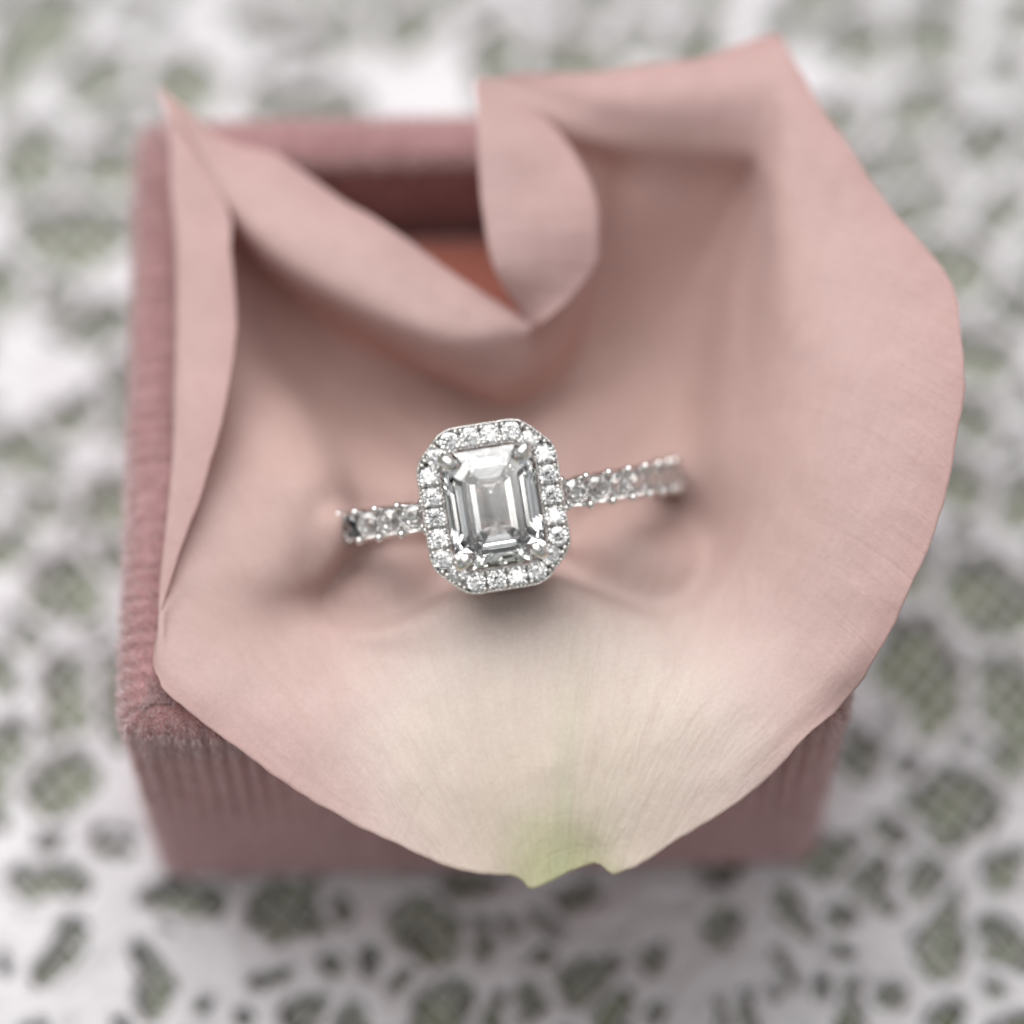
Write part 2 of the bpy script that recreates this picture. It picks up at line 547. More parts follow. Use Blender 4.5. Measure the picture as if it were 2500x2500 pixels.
def build_lace():
    x0, x1, y0, y1, st = -7.0, 7.0, -5.5, 9.0, 0.033
    gx = np.arange(x0, x1 + st, st)
    gy = np.arange(y0, y1 + st, st)
    X, Y = np.meshgrid(gx, gy)
    # wobble so that the openings are hand made, not perfect ellipses
    ph = nrg.uniform(0, 6.28, 8)
    XW = X + 0.036 * np.sin(Y * 7 + ph[0]) + 0.024 * np.sin(Y * 15 + X * 6 + ph[1]) + 0.010 * np.sin(Y * 31 - X * 19 + ph[4])
    YW = Y + 0.036 * np.sin(X * 8 + ph[2]) + 0.024 * np.sin(X * 17 - Y * 5 + ph[3]) + 0.010 * np.sin(X * 29 + Y * 23 + ph[5])
    holes = list(LACE_HOLES)
    hx = np.array([h[0] for h in holes])
    hy = np.array([h[1] for h in holes])
    # the doily goes on beyond the photograph with the same kind of openings
    k = 0
    while k < 2600:
        k += 1
        cx, cyy = nrg.uniform(x0, x1), nrg.uniform(y0, y1)
        a = nrg.uniform(0, 3.14)
        r1, r2 = nrg.uniform(0.09, 0.26), nrg.uniform(0.06, 0.14)
        d = np.hypot(hx - cx, hy - cyy).min()
        lim = 0.55 if (abs(cx) < 3.9 and -3.2 < cyy < 5.6) else 0.40
        if (abs(cx) < 4.0 and -3.4 < cyy < 5.8) and not (abs(cx) < 2.4 and -1.6 < cyy < 3.2):
            continue
        if d < lim:
            continue
        holes.append((cx, cyy, r1 * math.cos(a), r1 * math.sin(a), -r2 * math.sin(a), r2 * math.cos(a)))
        hx = np.append(hx, cx)
        hy = np.append(hy, cyy)
    D1 = np.full(X.shape, 1.0)
    D2 = np.full(X.shape, 1.2)
    for (cx, cyy, ax_, ay_, bx_, by_) in holes:
        R_ = 0.5 + max(math.hypot(ax_, ay_), math.hypot(bx_, by_))
        i0, i1 = np.searchsorted(gy, [cyy - R_, cyy + R_])
        j0, j1 = np.searchsorted(gx, [cx - R_, cx + R_])
        if i1 <= i0 or j1 <= j0:
            continue
        sx, sy = XW[i0:i1, j0:j1] - cx, YW[i0:i1, j0:j1] - cyy
        det = ax_ * by_ - ay_ * bx_
        u = (sx * by_ - sy * bx_) / det
        v = (ax_ * sy - ay_ * sx) / det
        kk = (np.abs(u) ** 2.3 + np.abs(v) ** 2.3) ** (1 / 2.3)
        d = (kk - 1) * min(math.hypot(ax_, ay_), math.hypot(bx_, by_))
        a1, a2 = D1[i0:i1, j0:j1], D2[i0:i1, j0:j1]
        D2[i0:i1, j0:j1] = np.minimum(a2, np.maximum(a1, d))
        D1[i0:i1, j0:j1] = np.minimum(a1, d)
    # openings widen until a cord of about 0.9 mm is left between neighbours; denser work stays near the flower motifs
    grow = 0.15 + 0.04 * np.sin(X * 1.3 + 0.4) * np.sin(Y * 1.1 + 2.0)
    grow = grow + np.where(X > 1.3, 0.05, 0.0)
    grow = np.where((X < -1.4) & (Y < -1.2), 0.012, grow)
    Dm = np.maximum(D1 - grow, (0.072 - (D2 - D1)) * 0.5)
    # push boundary vertices onto the rim of the hole
    gyv, gxv = np.gradient(Dm, st)
    g = np.hypot(gxv, gyv) + 1e-6
    near = np.abs(Dm) < st * 0.75
    mv = np.clip(Dm, -st, st)
    PX = X - np.where(near, mv * gxv / np.maximum(g, 0.5) / np.maximum(g, 0.5), 0)
    PY = Y - np.where(near, mv * gyv / np.maximum(g, 0.5) / np.maximum(g, 0.5), 0)
    keep_v = Dm > -st * 0.75
    # round cord along each opening, flatter woven ground between, cloth not quite flat
    cord = 0.045 * np.exp(-((Dm - 0.045) / 0.04) ** 2)
    weave = 0.012 * np.sin(X * 42) * np.sin(Y * 42)
    wave = 0.03 * np.sin(X * 0.9 + ph[6]) * np.sin(Y * 1.1 + ph[7])
    edge = np.clip(Dm / 0.04, 0, 1)
    Zt = LACE_Z - 0.075 + wave - 0.02 + cord + weave * edge
    Zb = LACE_Z - 0.15 + wave - 0.02 + 0.02 * (1 - edge)
    ny, nx = X.shape
    idx = np.arange(nx * ny).reshape(ny, nx)
    q = np.stack([idx[:-1, :-1], idx[:-1, 1:], idx[1:, 1:], idx[1:, :-1]], -1).reshape(-1, 4)
    kv = keep_v.ravel()
    q = q[kv[q].all(1)]
    N = nx * ny
    top = np.stack([PX.ravel(), PY.ravel(), Zt.ravel()], -1)
    bot = np.stack([PX.ravel(), PY.ravel(), Zb.ravel()], -1)
    # side walls along open edges
    e = np.concatenate([q[:, [0, 1]], q[:, [1, 2]], q[:, [2, 3]], q[:, [3, 0]]])
    key = np.sort(e, 1)
    code = key[:, 0].astype(np.int64) * N + key[:, 1]
    u_, inv, cnt = np.unique(code, return_inverse=True, return_counts=True)
    be = e[cnt[inv] == 1]
    walls = np.stack([be[:, 1], be[:, 0], be[:, 0] + N, be[:, 1] + N], -1)
    F = np.concatenate([q, q[:, ::-1] + N, walls])
    V = np.concatenate([top, bot])
    used = np.unique(F)
    remap = np.full(2 * N, -1)
    remap[used] = np.arange(len(used))
    return mesh_np('lace_doily', V[used], remap[F], M_LACE)


doily = obj('lace_doily', build_lace(), label='white crocheted lace doily with oval openings spread under the pink box', cat='doily')



def build_net():
    """fine tulle that carries the embroidery: two families of slightly wavy threads"""
    V, F = [], []
    for fam, ang_ in enumerate((math.radians(52), math.radians(-47))):
        d = np.array([math.cos(ang_), math.sin(ang_)])
        nn = np.array([-d[1], d[0]])
        for k in range(-70, 71):
            off = k * 0.142 + rng.uniform(-0.014, 0.014)
            ph_ = rng.uniform(0, 6.28)
            prev = None
            for t in np.arange(-10.5, 10.5, 0.16):
                p = d * t + nn * (off + 0.016 * math.sin(t * 9 + ph_)) + np.array([0.0, 1.6])
                if not (-7 < p[0] < 7 and -5.5 < p[1] < 9):
                    prev = None
                    continue
                w = 0.0115
                i0 = len(V)
                z = LACE_Z - 0.150 + fam * 0.012
                a_, b_ = p + nn * w, p - nn * w
                V += [(a_[0], a_[1], z), (p[0], p[1], z + 0.02), (b_[0], b_[1], z)]
                if prev is not None:
                    F += [(prev, prev + 1, i0 + 1, i0), (prev + 1, prev + 2, i0 + 2, i0 + 1)]
                prev = i0
    return mesh_np('net', V, F, M_LACE)


obj('net', build_net(), doily, kind='stuff')

# ------------------------------------------------------------------ ring box
BOX_H, BOX_W, BOX_R = 2.60, 4.60, 0.17
box = bpy.data.objects.new('ring_box', None)
link(box)
box.location = (-0.222, 0.814, -BOX_H)
box.rotation_euler = (0, 0, 0.0254)
box.empty_display_size = 0.5
box['label'] = 'open dusty pink ribbed velvet ring box under the petal'
box['category'] = 'ring box'


def rounded_square(half, r, step):
    """points and outward normals round a rounded square, counter-clockwise, with arc length"""
    pts, nor = [], []
    s = half - r
    corners = [(s, s, 0), (-s, s, 90), (-s, -s, 180), (s, -s, 270)]
    for k, (cx, cy_, a0) in enumerate(corners):
        na = max(6, int(r * math.pi / 2 / step))
        for i in range(na):
            a = math.radians(a0 + 90 * i / na)
            nor.append((math.cos(a), math.sin(a)))
            pts.append((cx + r * math.cos(a), cy_ + r * math.sin(a)))
        nx_, ny_, _ = corners[(k + 1) % 4]
        a = math.radians(a0 + 90)
        p0 = np.array([cx + r * math.cos(a), cy_ + r * math.sin(a)])
        p1 = np.array([nx_ + r * math.cos(a), ny_ + r * math.sin(a)])
        ns = int(np.linalg.norm(p1 - p0) / step)
        for i in range(ns):
            pts.append(tuple(p0 + (p1 - p0) * i / ns))
            nor.append((math.cos(a), math.sin(a)))
    pts, nor = np.array(pts), np.array(nor)
    seg = np.linalg.norm(np.roll(pts, -1, 0) - pts, axis=1)
    s_ = np.concatenate([[0], np.cumsum(seg)[:-1]])
    return pts, nor, s_, seg.sum()


def box_profile():
    """(inset, z, rib weight) from the foot up over the rim and down the inner wall"""
    pr = []
    for i in range(4):
        a = math.pi / 2 * i / 4
        pr.append((0.03 - 0.03 * math.sin(a), 0.05 - 0.05 * math.cos(a), 0.3))
    for z in np.linspace(0.06, BOX_H - 0.16, 34):
        pr.append((0.0, float(z), 1.0))
    r = 0.15
    for i in range(1, 11):
        a = math.pi / 2 * i / 10
        pr.append((r - r * math.cos(a), BOX_H - r + r * math.sin(a), 1.0 - 0.065 * i))
    for t in np.linspace(0.19, 0.28, 5):
        pr.append((float(t), BOX_H + 0.004, 0.3))
    for i in range(1, 9):
        a = math.pi / 2 * i / 8
        pr.append((0.28 + 0.12 * math.sin(a), BOX_H - 0.12 + 0.12 * math.cos(a), 0.6 - 0.05 * i))
    for z in np.linspace(BOX_H - 0.2, BOX_H - 1.6, 12):
        pr.append((0.40, float(z), 0.15))
    return np.array(pr)


def build_box():
    pts, nor, s, L = rounded_square(BOX_W / 2, BOX_R, 0.0135)
    pr = box_profile()
    nrib = round(L / 0.112)
    n_, k_ = len(pts), len(pr)
    # profile normals
    tg = np.gradient(pr[:, :2], axis=0)
    pn = np.stack([-tg[:, 1], -tg[:, 0]], -1)     # (inset dir, z dir): outward = -inset
    pn = np.stack([-tg[:, 1], tg[:, 0]], -1)
    pn /= np.linalg.norm(pn, axis=1)[:, None] + 1e-9
    V = np.zeros((n_, k_, 3))
    Nn = np.zeros((n_, k_, 3))
    drift = 0.9 * np.sin(s / L * 2 * np.pi * 5) + 0.4 * np.sin(s / L * 2 * np.pi * 13 + 1)
    for j in range(k_):
        ins, z, w = pr[j]
        fade = w * (0.5 + 0.5 * min(1, max(0, (z - 0.4) / 1.4)))
        ph = s / L * 2 * np.pi * nrib + drift + 0.25 * np.sin(z * 2.2 + s * 0.9)
        rib = (np.abs(np.cos(ph / 2)) ** 0.8 - 0.6) * 0.060 * fade * (0.72 + 0.28 * np.sin(s * 5.3 + 1.7 * np.sin(s * 1.9)))
        jit = 0.006 * np.sin(s * 37 + z * 11) * np.sin(z * 23 + s * 5)
        din = pn[j, 0] * (rib + jit)
        dz = pn[j, 1] * (rib + jit)
        inn = ins + din
        V[:, j, 0] = pts[:, 0] - nor[:, 0] * inn
        V[:, j, 1] = pts[:, 1] - nor[:, 1] * inn
        V[:, j, 2] = z + dz
        Nn[:, j, 0] = -nor[:, 0] * pn[j, 0]
        Nn[:, j, 1] = -nor[:, 1] * pn[j, 0]
        Nn[:, j, 2] = pn[j, 1]
    idx = np.arange(n_ * k_).reshape(n_, k_)
    nx_ = np.roll(idx, -1, 0)
    F = np.stack([idx[:, :-1], nx_[:, :-1], nx_[:, 1:], idx[:, 1:]], -1).reshape(-1, 4).tolist()
    F.append(idx[::-1, 0].tolist())
    F.append(idx[:, -1].tolist())
    return V, Nn, F, pr


bV, bN, bF, bP = build_box()
shell = obj('velvet_shell', mesh_np('velvet_shell', bV.reshape(-1, 3), bF, M_VELVET), box)


def build_pile(count):
    """short velvet fibres standing on the outer walls and the rim"""
    n_, k_, _ = bV.shape
    jmax = 4 + 34 + 10 + 5 + 6
    # weight rows by the length of profile they stand for; more on the rim and the upper walls
    dl = np.linalg.norm(np.diff(bP[:, :2], axis=0), axis=1)
    w = dl[:jmax].copy()
    w *= np.where(bP[:jmax, 1] > BOX_H - 0.5, 3.4, 0.7)
    w[:6] *= 0.3
    w /= w.sum()
    j = nrg.choice(jmax, count, p=w)
    i = nrg.integers(0, n_, count)
    fi, fj = nrg.random(count)[:, None], nrg.random(count)[:, None]
    a, b_, c_ = bV[i, j], bV[(i + 1) % n_, j], bV[i, j + 1]
    P_ = a + (b_ - a) * fi + (c_ - a) * fj
    N_ = bN[i, j] * (1 - fj) + bN[i, j + 1] * fj
    rnd = nrg.normal(0, 0.42, (count, 3))
    # fibres lean in patches, as brushed pile does
    lean = np.stack([0.35 * np.sin(P_[:, 1] * 2.1 + 1), 0.35 * np.sin(P_[:, 0] * 1.7), 0.25 * np.sin(P_[:, 0] * 3 + P_[:, 1] * 2.0)], -1)
    d = N_ + rnd + lean
    d /= np.linalg.norm(d, axis=1)[:, None]
    ln = nrg.uniform(0.03, 0.07, count)[:, None] * np.where(P_[:, 2:3] > BOX_H - 0.35, 1.1, 0.8)
    t = np.cross(d, nrg.normal(0, 1, (count, 3)))
    t /= np.linalg.norm(t, axis=1)[:, None]
    wd = nrg.uniform(0.0020, 0.0036, count)[:, None]
    base = P_ - N_ * 0.006
    V = np.stack([base - t * wd, base + t * wd, base + d * ln], 1).reshape(-1, 3)
    F = np.arange(count * 3).reshape(-1, 3)
    me = mesh_np('velvet_pile', V, F, M_PILE, smooth=False)
    at = me.attributes.new('shade', 'FLOAT', 'POINT')
    at.data.foreach_set('value', np.repeat(nrg.random(count), 3).astype(np.float32))
    return me


obj('velvet_pile', build_pile(230000), shell, kind='stuff')


def build_cushion(y0, y1, name):
    """padded roll across the recess: soft top, rounded edges"""
    hx = BOX_W / 2 - 0.42
    nx_, ny_ = 60, 30
    V, F = [], []
    for a in range(nx_ + 1):
        u = a / nx_ * 2 - 1
        for b_ in range(ny_ + 1):
            v = b_ / ny_ * 2 - 1
            # superellipse dome, vertices packed towards the edges
            uu, vv = math.sin(u * math.pi / 2), math.sin(v * math.pi / 2)
            k = max(0.0, 1 - abs(vv) ** 4.0) ** 0.5 * max(0.0, 1 - abs(uu) ** 14) ** 0.5
            z = BOX_H - 1.15 + 0.56 * k
            V.append((uu * hx, (y0 + y1) / 2 + vv * (y1 - y0) / 2, z))
    nb = len(V)
    for a in range(nx_):
        for b_ in range(ny_):
            i = a * (ny_ + 1) + b_
            F.append((i, i + ny_ + 1, i + ny_ + 2, i + 1))
    # skirt down to the floor of the recess
    ring_ = [a * (ny_ + 1) for a in range(nx_ + 1)] + [nx_ * (ny_ + 1) + b_ for b_ in range(1, ny_ + 1)] \
        + [a * (ny_ + 1) + ny_ for a in range(nx_ - 1, -1, -1)] + [b_ for b_ in range(ny_ - 1, 0, -1)]
    base = len(V)
    for i in ring_:
        V.append((V[i][0], V[i][1], BOX_H - 1.598))
    for k in range(len(ring_)):
        k2 = (k + 1) % len(ring_)
        F.append((ring_[k], base + k, base + k2, ring_[k2]))
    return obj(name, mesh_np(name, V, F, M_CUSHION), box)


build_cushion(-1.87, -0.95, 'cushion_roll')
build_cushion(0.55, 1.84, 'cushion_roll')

# ------------------------------------------------------------------ rose petal
PETAL_CENTRE = (-0.122, 0.24, -0.38)
PETAL_RIBS = [
    [(-0.04, -0.174, -0.4), (0.005, -0.658, 0.35), (0.046, -1.146, 0.33), (0.081, -1.691, 0.24), (0.109, -2.187, 0.12), (0.126, -2.587, -0.03)],
    [(-0.075, -0.183, -0.4), (-0.09, -0.677, 0.33), (-0.056, -1.151, 0.31), (-0.025, -1.686, 0.23), (-0.005, -2.147, 0.12), (0.02, -2.513, -0.02)],
    [(-0.148, -0.174, -0.4), (-0.259, -0.7, 0.26), (-0.256, -1.175, 0.27), (-0.28, -1.664, 0.21), (-0.309, -2.079, 0.12), (-0.353, -2.464, 0.0)],
    [(-0.242, -0.144, -0.4), (-0.494, -0.743, 0.17), (-0.541, -1.152, 0.19), (-0.638, -1.554, 0.18), (-0.775, -1.915, 0.12), (-0.911, -2.214, 0.05)],
    [(-0.351, -0.098, -0.4), (-0.729, -0.797, 0.1), (-0.828, -1.097, 0.1), (-0.949, -1.425, 0.14), (-1.109, -1.736, 0.12), (-1.294, -2.017, 0.09)],
    [(-0.43, -0.078, -0.32), (-0.941, -0.773, 0.02), (-1.093, -0.989, 0.02), (-1.25, -1.267, 0.1), (-1.458, -1.531, 0.14), (-1.656, -1.749, 0.13)],
    [(-0.511, -0.028, -0.3), (-1.059, -0.488, -0.15), (-1.334, -0.812, -0.02), (-1.604, -1.097, 0.1), (-1.874, -1.327, 0.16), (-2.077, -1.431, 0.14)],
    [(-0.55, -0.008, -0.25), (-1.037, -0.341, -0.18), (-1.416, -0.614, 0.02), (-1.942, -0.973, 0.14), (-2.158, -1.171, 0.17), (-2.247, -1.2, 0.14)],
    [(-0.563, 0.032, -0.21), (-0.943, -0.213, -0.08), (-1.204, -0.449, 0.16), (-2.056, -0.72, 0.15), (-2.209, -0.915, 0.2), (-2.241, -0.944, 0.17)],
    [(-0.577, 0.082, -0.19), (-0.928, -0.113, 0.0), (-1.191, -0.271, 0.3), (-1.804, -0.396, 0.2), (-2.213, -0.541, 0.2), (-2.147, -0.513, 0.26)],
    [(-0.593, 0.178, -0.23), (-0.959, 0.076, -0.02), (-1.199, -0.071, 0.34), (-1.877, 0.086, 0.18), (-2.189, 0.005, 0.28), (-1.966, 0.022, 0.36)],
    [(-0.595, 0.34, -0.25), (-1.03, 0.488, -0.24), (-1.393, 0.531, 0.08), (-2.067, 0.692, 0.12), (-2.176, 0.571, 0.34), (-1.842, 0.527, 0.42)],
    [(-0.573, 0.521, -0.36), (-1.115, 0.859, -0.44), (-1.687, 1.333, -0.3), (-2.064, 1.301, 0.14), (-2.188, 1.161, 0.38), (-1.797, 1.114, 0.46)],
    [(-0.548, 0.63, -0.42), (-1.04, 1.08, -0.5), (-1.587, 1.685, -0.3), (-2.058, 1.86, 0.16), (-2.217, 1.764, 0.42), (-1.846, 1.664, 0.48)],
    [(-0.521, 0.676, -0.42), (-0.973, 1.191, -0.5), (-1.51, 1.912, -0.3), (-2.044, 2.255, 0.2), (-2.276, 2.248, 0.44), (-1.9, 2.084, 0.48)],
    [(-0.494, 0.707, -0.42), (-0.932, 1.255, -0.5), (-1.478, 1.949, -0.2), (-2.071, 2.452, 0.3), (-2.257, 2.681, 0.5), (-2.397, 2.952, 0.5)],
    [(-0.466, 0.723, -0.42), (-0.863, 1.287, -0.5), (-1.689, 1.891, -0.05), (-1.846, 1.942, 0.4), (-1.893, 2.225, 0.5), (-1.953, 2.603, 0.44)],
    [(-0.425, 0.739, -0.42), (-0.738, 1.287, -0.5), (-1.352, 1.632, -0.1), (-1.488, 1.59, 0.42), (-1.516, 1.944, 0.54), (-1.564, 2.43, 0.46)],
    [(-0.371, 0.739, -0.42), (-0.585, 1.287, -0.5), (-0.99, 1.42, -0.12), (-1.104, 1.339, 0.42), (-1.106, 1.659, 0.54), (-1.12, 2.096, 0.46)],
    [(-0.302, 0.723, -0.42), (-0.431, 1.223, -0.5), (-0.63, 1.199, -0.12), (-0.723, 1.134, 0.4), (-0.711, 1.417, 0.5), (-0.705, 1.802, 0.44)],
    [(-0.233, 0.707, -0.42), (-0.278, 1.128, -0.5), (-0.3, 1.011, -0.12), (-0.354, 1.035, 0.32), (-0.338, 1.246, 0.42), (-0.324, 1.536, 0.38)],
    [(-0.165, 0.692, -0.42), (-0.138, 1.033, -0.5), (-0.068, 0.98, -0.12), (-0.049, 1.114, 0.22), (-0.038, 1.211, 0.32), (-0.027, 1.364, 0.3)],
    [(-0.11, 0.676, -0.42), (-0.014, 1.001, -0.5), (0.096, 1.053, -0.14), (0.108, 1.185, 0.15), (0.119, 1.238, 0.22), (0.13, 1.274, 0.24)],
    [(-0.055, 0.676, -0.42), (0.111, 1.033, -0.5), (0.248, 1.235, -0.24), (0.136, 1.32, 0.08), (0.06, 1.356, 0.26), (0.256, 1.268, 0.33)],
    [(0.0, 0.692, -0.42), (0.222, 1.096, -0.5), (0.414, 1.513, -0.17), (0.163, 1.614, 0.25), (-0.107, 1.524, 0.53), (0.511, 1.487, 0.46)],
    [(0.027, 0.707, -0.42), (0.306, 1.191, -0.5), (0.525, 1.841, -0.02), (0.191, 2.0, 0.4), (-0.183, 1.887, 0.68), (0.585, 1.742, 0.66)],
    [(0.041, 0.723, -0.42), (0.348, 1.255, -0.5), (0.567, 2.102, 0.08), (0.205, 2.29, 0.5), (-0.216, 2.269, 0.78), (0.486, 2.167, 0.74)],
    [(0.055, 0.739, -0.42), (0.376, 1.319, -0.5), (0.595, 2.247, 0.16), (0.232, 2.465, 0.58), (-0.228, 2.581, 0.82), (0.245, 2.554, 0.74)],
    [(0.069, 0.745, -0.42), (0.404, 1.383, -0.5), (0.622, 2.314, 0.21), (0.301, 2.517, 0.6), (-0.212, 2.786, 0.83), (-0.068, 2.795, 0.76)],
    [(0.082, 0.751, -0.42), (0.447, 1.447, -0.5), (0.665, 2.385, 0.2), (0.436, 2.49, 0.64), (0.109, 2.752, 0.76), (0.068, 2.866, 0.8)],
    [(0.137, 0.739, -0.42), (0.588, 1.544, -0.5), (0.827, 2.288, 0.25), (0.793, 2.471, 0.57), (0.708, 2.671, 0.76), (0.684, 2.913, 0.78)],
    [(0.192, 0.723, -0.42), (0.812, 1.576, -0.5), (1.216, 2.287, 0.2), (1.297, 2.442, 0.59), (1.256, 2.669, 0.81), (1.23, 2.977, 0.83)],
    [(0.219, 0.707, -0.42), (0.91, 1.56, -0.5), (1.383, 2.284, 0.18), (1.5, 2.419, 0.61), (1.562, 2.701, 0.85), (1.612, 3.074, 0.89)],
    [(0.247, 0.692, -0.42), (0.979, 1.544, -0.5), (1.509, 2.286, 0.15), (1.633, 2.383, 0.63), (1.714, 2.687, 0.88), (1.774, 3.098, 0.93)],
    [(0.266, 0.67, -0.42), (1.035, 1.505, -0.5), (1.539, 2.183, 0.2), (1.682, 2.264, 0.65), (1.789, 2.525, 0.89), (1.868, 2.908, 0.93)],
    [(0.288, 0.645, -0.42), (1.089, 1.447, -0.5), (1.572, 2.117, 0.16), (1.724, 2.071, 0.74), (1.896, 2.319, 0.9), (2.036, 2.517, 0.93)],
    [(0.328, 0.599, -0.42), (1.142, 1.319, -0.5), (1.536, 1.756, 0.12), (1.752, 1.654, 0.7), (2.131, 1.774, 0.86), (2.396, 1.862, 0.92)],
    [(0.369, 0.521, -0.42), (1.138, 1.128, -0.5), (1.481, 1.19, 0.06), (1.803, 1.083, 0.62), (2.341, 1.161, 0.85), (2.774, 1.236, 0.97)],
    [(0.382, 0.444, -0.42), (1.104, 0.876, -0.5), (1.459, 0.789, 0.0), (1.817, 0.63, 0.56), (2.397, 0.658, 0.83), (2.85, 0.758, 0.97)],
    [(0.395, 0.352, -0.42), (1.082, 0.609, -0.44), (1.442, 0.379, 0.08), (1.816, 0.204, 0.52), (2.406, 0.241, 0.78), (2.838, 0.296, 0.92)],
    [(0.394, 0.245, -0.42), (1.06, 0.311, -0.4), (1.433, -0.02, 0.04), (1.807, -0.244, 0.42), (2.339, -0.261, 0.68), (2.716, -0.265, 0.8)],
    [(0.365, 0.108, -0.36), (1.001, 0.068, -0.4), (1.387, -0.311, 0.0), (1.751, -0.59, 0.3), (2.207, -0.688, 0.5), (2.527, -0.736, 0.6)],
    [(0.309, -0.028, -0.27), (0.854, -0.227, -0.2), (1.287, -0.575, 0.0), (1.643, -0.887, 0.2), (2.052, -1.071, 0.32), (2.301, -1.137, 0.36)],
    [(0.243, -0.053, -0.4), (0.819, -0.512, -0.1), (1.15, -0.807, 0.0), (1.494, -1.133, 0.18), (1.857, -1.344, 0.21), (2.092, -1.395, 0.16)],
    [(0.189, -0.098, -0.4), (0.656, -0.599, 0.02), (0.96, -0.954, 0.1), (1.269, -1.34, 0.2), (1.569, -1.591, 0.17), (1.812, -1.671, 0.13)],
    [(0.135, -0.135, -0.4), (0.469, -0.628, 0.17), (0.696, -1.086, 0.2), (0.969, -1.53, 0.22), (1.207, -1.855, 0.14), (1.435, -2.009, 0.07)],
    [(0.081, -0.159, -0.4), (0.311, -0.638, 0.28), (0.487, -1.151, 0.28), (0.699, -1.663, 0.24), (0.861, -2.042, 0.13), (0.986, -2.31, 0.02)],
    [(0.032, -0.171, -0.4), (0.194, -0.642, 0.33), (0.32, -1.169, 0.32), (0.469, -1.695, 0.25), (0.576, -2.151, 0.13), (0.668, -2.494, -0.02)],
    [(0.005, -0.174, -0.4), (0.129, -0.644, 0.34), (0.23, -1.168, 0.33), (0.35, -1.709, 0.25), (0.429, -2.151, 0.13), (0.51, -2.426, 0.0)],
    [(-0.019, -0.174, -0.4), (0.065, -0.652, 0.35), (0.133, -1.157, 0.33), (0.216, -1.703, 0.25), (0.278, -2.178, 0.13), (0.303, -2.515, -0.02)],
]


BULGES = [(0.855, -0.138, 0.2, 0.3), (-0.852, -0.346, 0.15, 0.27)]


